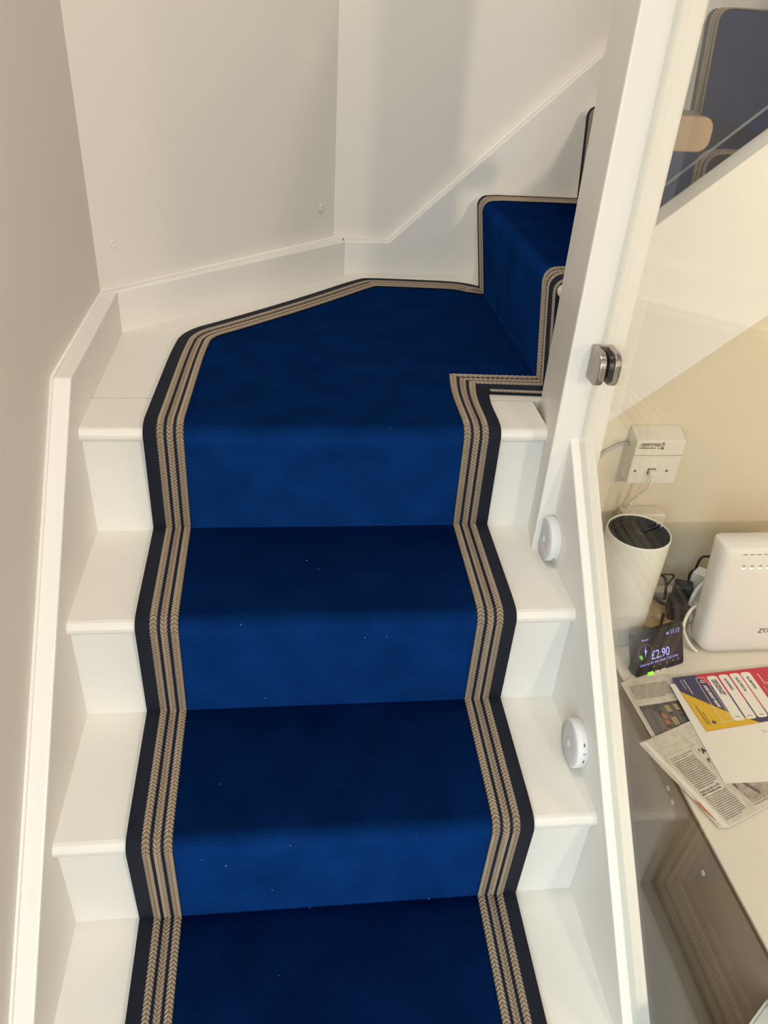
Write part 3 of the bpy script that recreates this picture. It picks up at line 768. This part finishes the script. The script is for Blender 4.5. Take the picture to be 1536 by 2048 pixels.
# ------------------------------------------------------------------ clutter behind the display
wb = tag(MB().prism([(1.005,.395),(1.062,.470),(1.108,.440),(1.060,.360)], DZ, DZ+.022, XY).build('wooden_block', WOOD, None, bevel=.002),
         'light wooden block lying between the white cylinder and the black plug', 'block')
tag(MB().box(1.10, 1.30, .425, .470, DZ, DZ+.040).build('extension_block', CREAM, None, bevel=.004), 'cream extension lead block lying behind the router', 'extension lead')
pd = thing('power_adapter', 'chunky black power adapter with leads, on the wooden block behind the display', 'adapter', (1.085, .425, DZ+.022))
ad = MB().prism(rrect([(1.062,.400),(1.100,.388),(1.118,.430),(1.078,.446)], [.008]*4, 4), DZ+.0225, DZ+.060, XY).build('body', BLACK, pd, bevel=.005)
MB().prism(rrect([(1.080,.432),(1.112,.420),(1.122,.446),(1.090,.458)], [.004]*4, 3), DZ+.045, DZ+.082, XY).build('plug', BLACK, pd, bevel=.003)
MB().tube([(1.068, .408, DZ+.050), (1.050, .412, DZ+.056), (1.030, .420, DZ+.066), (1.018, .430, DZ+.072)], .0033, 8).build('lead', BLACK, pd, smooth=True)
def cable(name, pts, r, m__, label, cat='cable'):
    P = smooth_path([tuple(p) for p in pts], 2)
    return tag(MB().tube(P, r, 8).build(name, m__, None, smooth=True), label, cat)
cable('black_cable', [(1.078,.452,DZ+.03),(1.082,.466,DZ+.055),(1.078,.474,DZ+.072),(1.060,.476,DZ+.078),(1.020,.476,DZ+.074)], .0028, BLACK, 'thin black cable looping up behind the black adapter')
cable('black_cable', [(1.090,.478,DZ+.040),(1.093,.478,DZ+.055),(1.102,.478,DZ+.075),(1.066,.480,DZ+.073),(1.02,.480,DZ+.070)], .0019, BLACK, 'thin black cable bent in a sharp corner near the wall above the adapter')
cable('black_cable', [(1.131,.475,DZ+.060),(1.128,.475,DZ+.082),(1.143,.475,DZ+.090),(1.172,.475,DZ+.086),(1.20,.475,DZ+.10)], .0024, BLACK, 'thin black cable looping behind the white plug left of the router')
cable('black_cable', [(1.145,.486,DZ+.078),(1.147,.485,DZ+.112),(1.162,.485,DZ+.113),(1.20,.485,DZ+.112)], .0024, BLACK, 'thin black cable standing highest behind the left edge of the router')
cable('black_cable', [(1.052,.400,DZ+.040),(1.046,.388,DZ+.030),(1.036,.370,DZ+.026),(1.030,.355,DZ+.020)], .0026, BLACK, 'short black cable running down between the display and the wooden block')
wp = thing('mains_plug', 'white mains plug with a thick white lead, beside the router', 'plug', (1.15, .448, DZ+.041))
MB().prism(rrect([(1.118,.452),(1.140,.470),(1.165,.452),(1.142,.432)], [.004]*4, 3), DZ+.0405, DZ+.100, XY).build('body', WPLAST, wp, bevel=.003)
def flatlead(pts, wd, th):
    P = [Vector(p) for p in smooth_path([tuple(p) for p in pts], 2)]; q = MB()
    for i, p in enumerate(P):
        t = (P[min(i+1, len(P)-1)]-P[max(i-1, 0)]).normalized(); s = t.cross(Vector((-.5, .8, .33))).normalized()*wd/2; nn = s.cross(t).normalized()*th/2
        q.v += [p+s+nn, p-s+nn, p-s-nn, p+s-nn]
    for i in range(len(P)-1):
        for k in range(4): q.f.append((i*4+k, i*4+(k+1) % 4, i*4+4+(k+1) % 4, i*4+4+k))
    q.f += [(3, 2, 1, 0), tuple(len(q.v)-4+k for k in range(4))]; return q
flatlead([(1.148,.430,DZ+.095),(1.130,.405,DZ+.117),(1.113,.403,DZ+.112),(1.104,.402,DZ+.093),(1.101,.402,DZ+.068),(1.106,.402,DZ+.045),(1.114,.400,DZ+.02)], .0085, .006).build('lead', WPLAST, wp, smooth=True)
cable('white_cable', [(1.115,.385,DZ+.060),(1.098,.376,DZ+.080),(1.084,.370,DZ+.074),(1.072,.358,DZ+.062),(1.064,.345,DZ+.052),(1.072,.345,DZ+.035),(1.083,.340,DZ+.018),(1.094,.335,DZ+.006),(1.10,.33,DZ+.0035)], .0032, CREAM, 'cream cable looping over beside the display down to the desk')
cable('white_cable', [(1.106,.388,DZ+.020),(1.100,.375,DZ+.014),(1.108,.362,DZ+.008),(1.120,.352,DZ+.006)], .0022, WPLAST, 'thin white cable curling under the router')
tag(MB().tube([(.9400, .03, FZ+.44), (.934, .02, FZ+.42), (.922, .00, FZ+.38), (.912, -.05, FZ+.24), (.905, -.08, FZ+.1), (.90, -.1, FZ+.004)], .002, 6).build('hanging_cord', BLACK, None, smooth=True), 'thin dark cord hanging down beside the brown desk side panel', 'cord')
bn = thing('waste_bin', 'slim white bin standing on the floor between the stairs and the desk side panel', 'bin', (.90, -.37, FZ))
out = rrect([(.838,-.331),(.905,-.2825),(.9505,-.2515),(.9505,-.46),(.838,-.46)], [.012]*5, 3)
bc = (.90, -.36)
def binring(sc, z): return [(bc[0]+(x-bc[0])*sc, bc[1]+(y-bc[1])*sc, z) for x, y in out]
bm_ = MB(); rings = [binring(.80, FZ+.001), binring(1.0, .146), binring(1.0, .150), binring(.95, .150), binring(.76, FZ+.02)]
nb = len(out); bm_.v = [Vector(p) for r in rings for p in r]
for i in range(len(rings)-1):
    for k in range(nb): bm_.f.append((i*nb+k, i*nb+(k+1) % nb, (i+1)*nb+(k+1) % nb, (i+1)*nb+k))
bm_.f += [tuple(range(nb))[::-1], tuple((len(rings)-1)*nb+k for k in range(nb))]
bm_.build('body', GREYB, bn)
MB().prism([(bc[0]+(x-bc[0])*.945, bc[1]+(y-bc[1])*.945) for x, y in out], .138, .1485, XY).build('lid', GREYB, bn, bevel=.002)
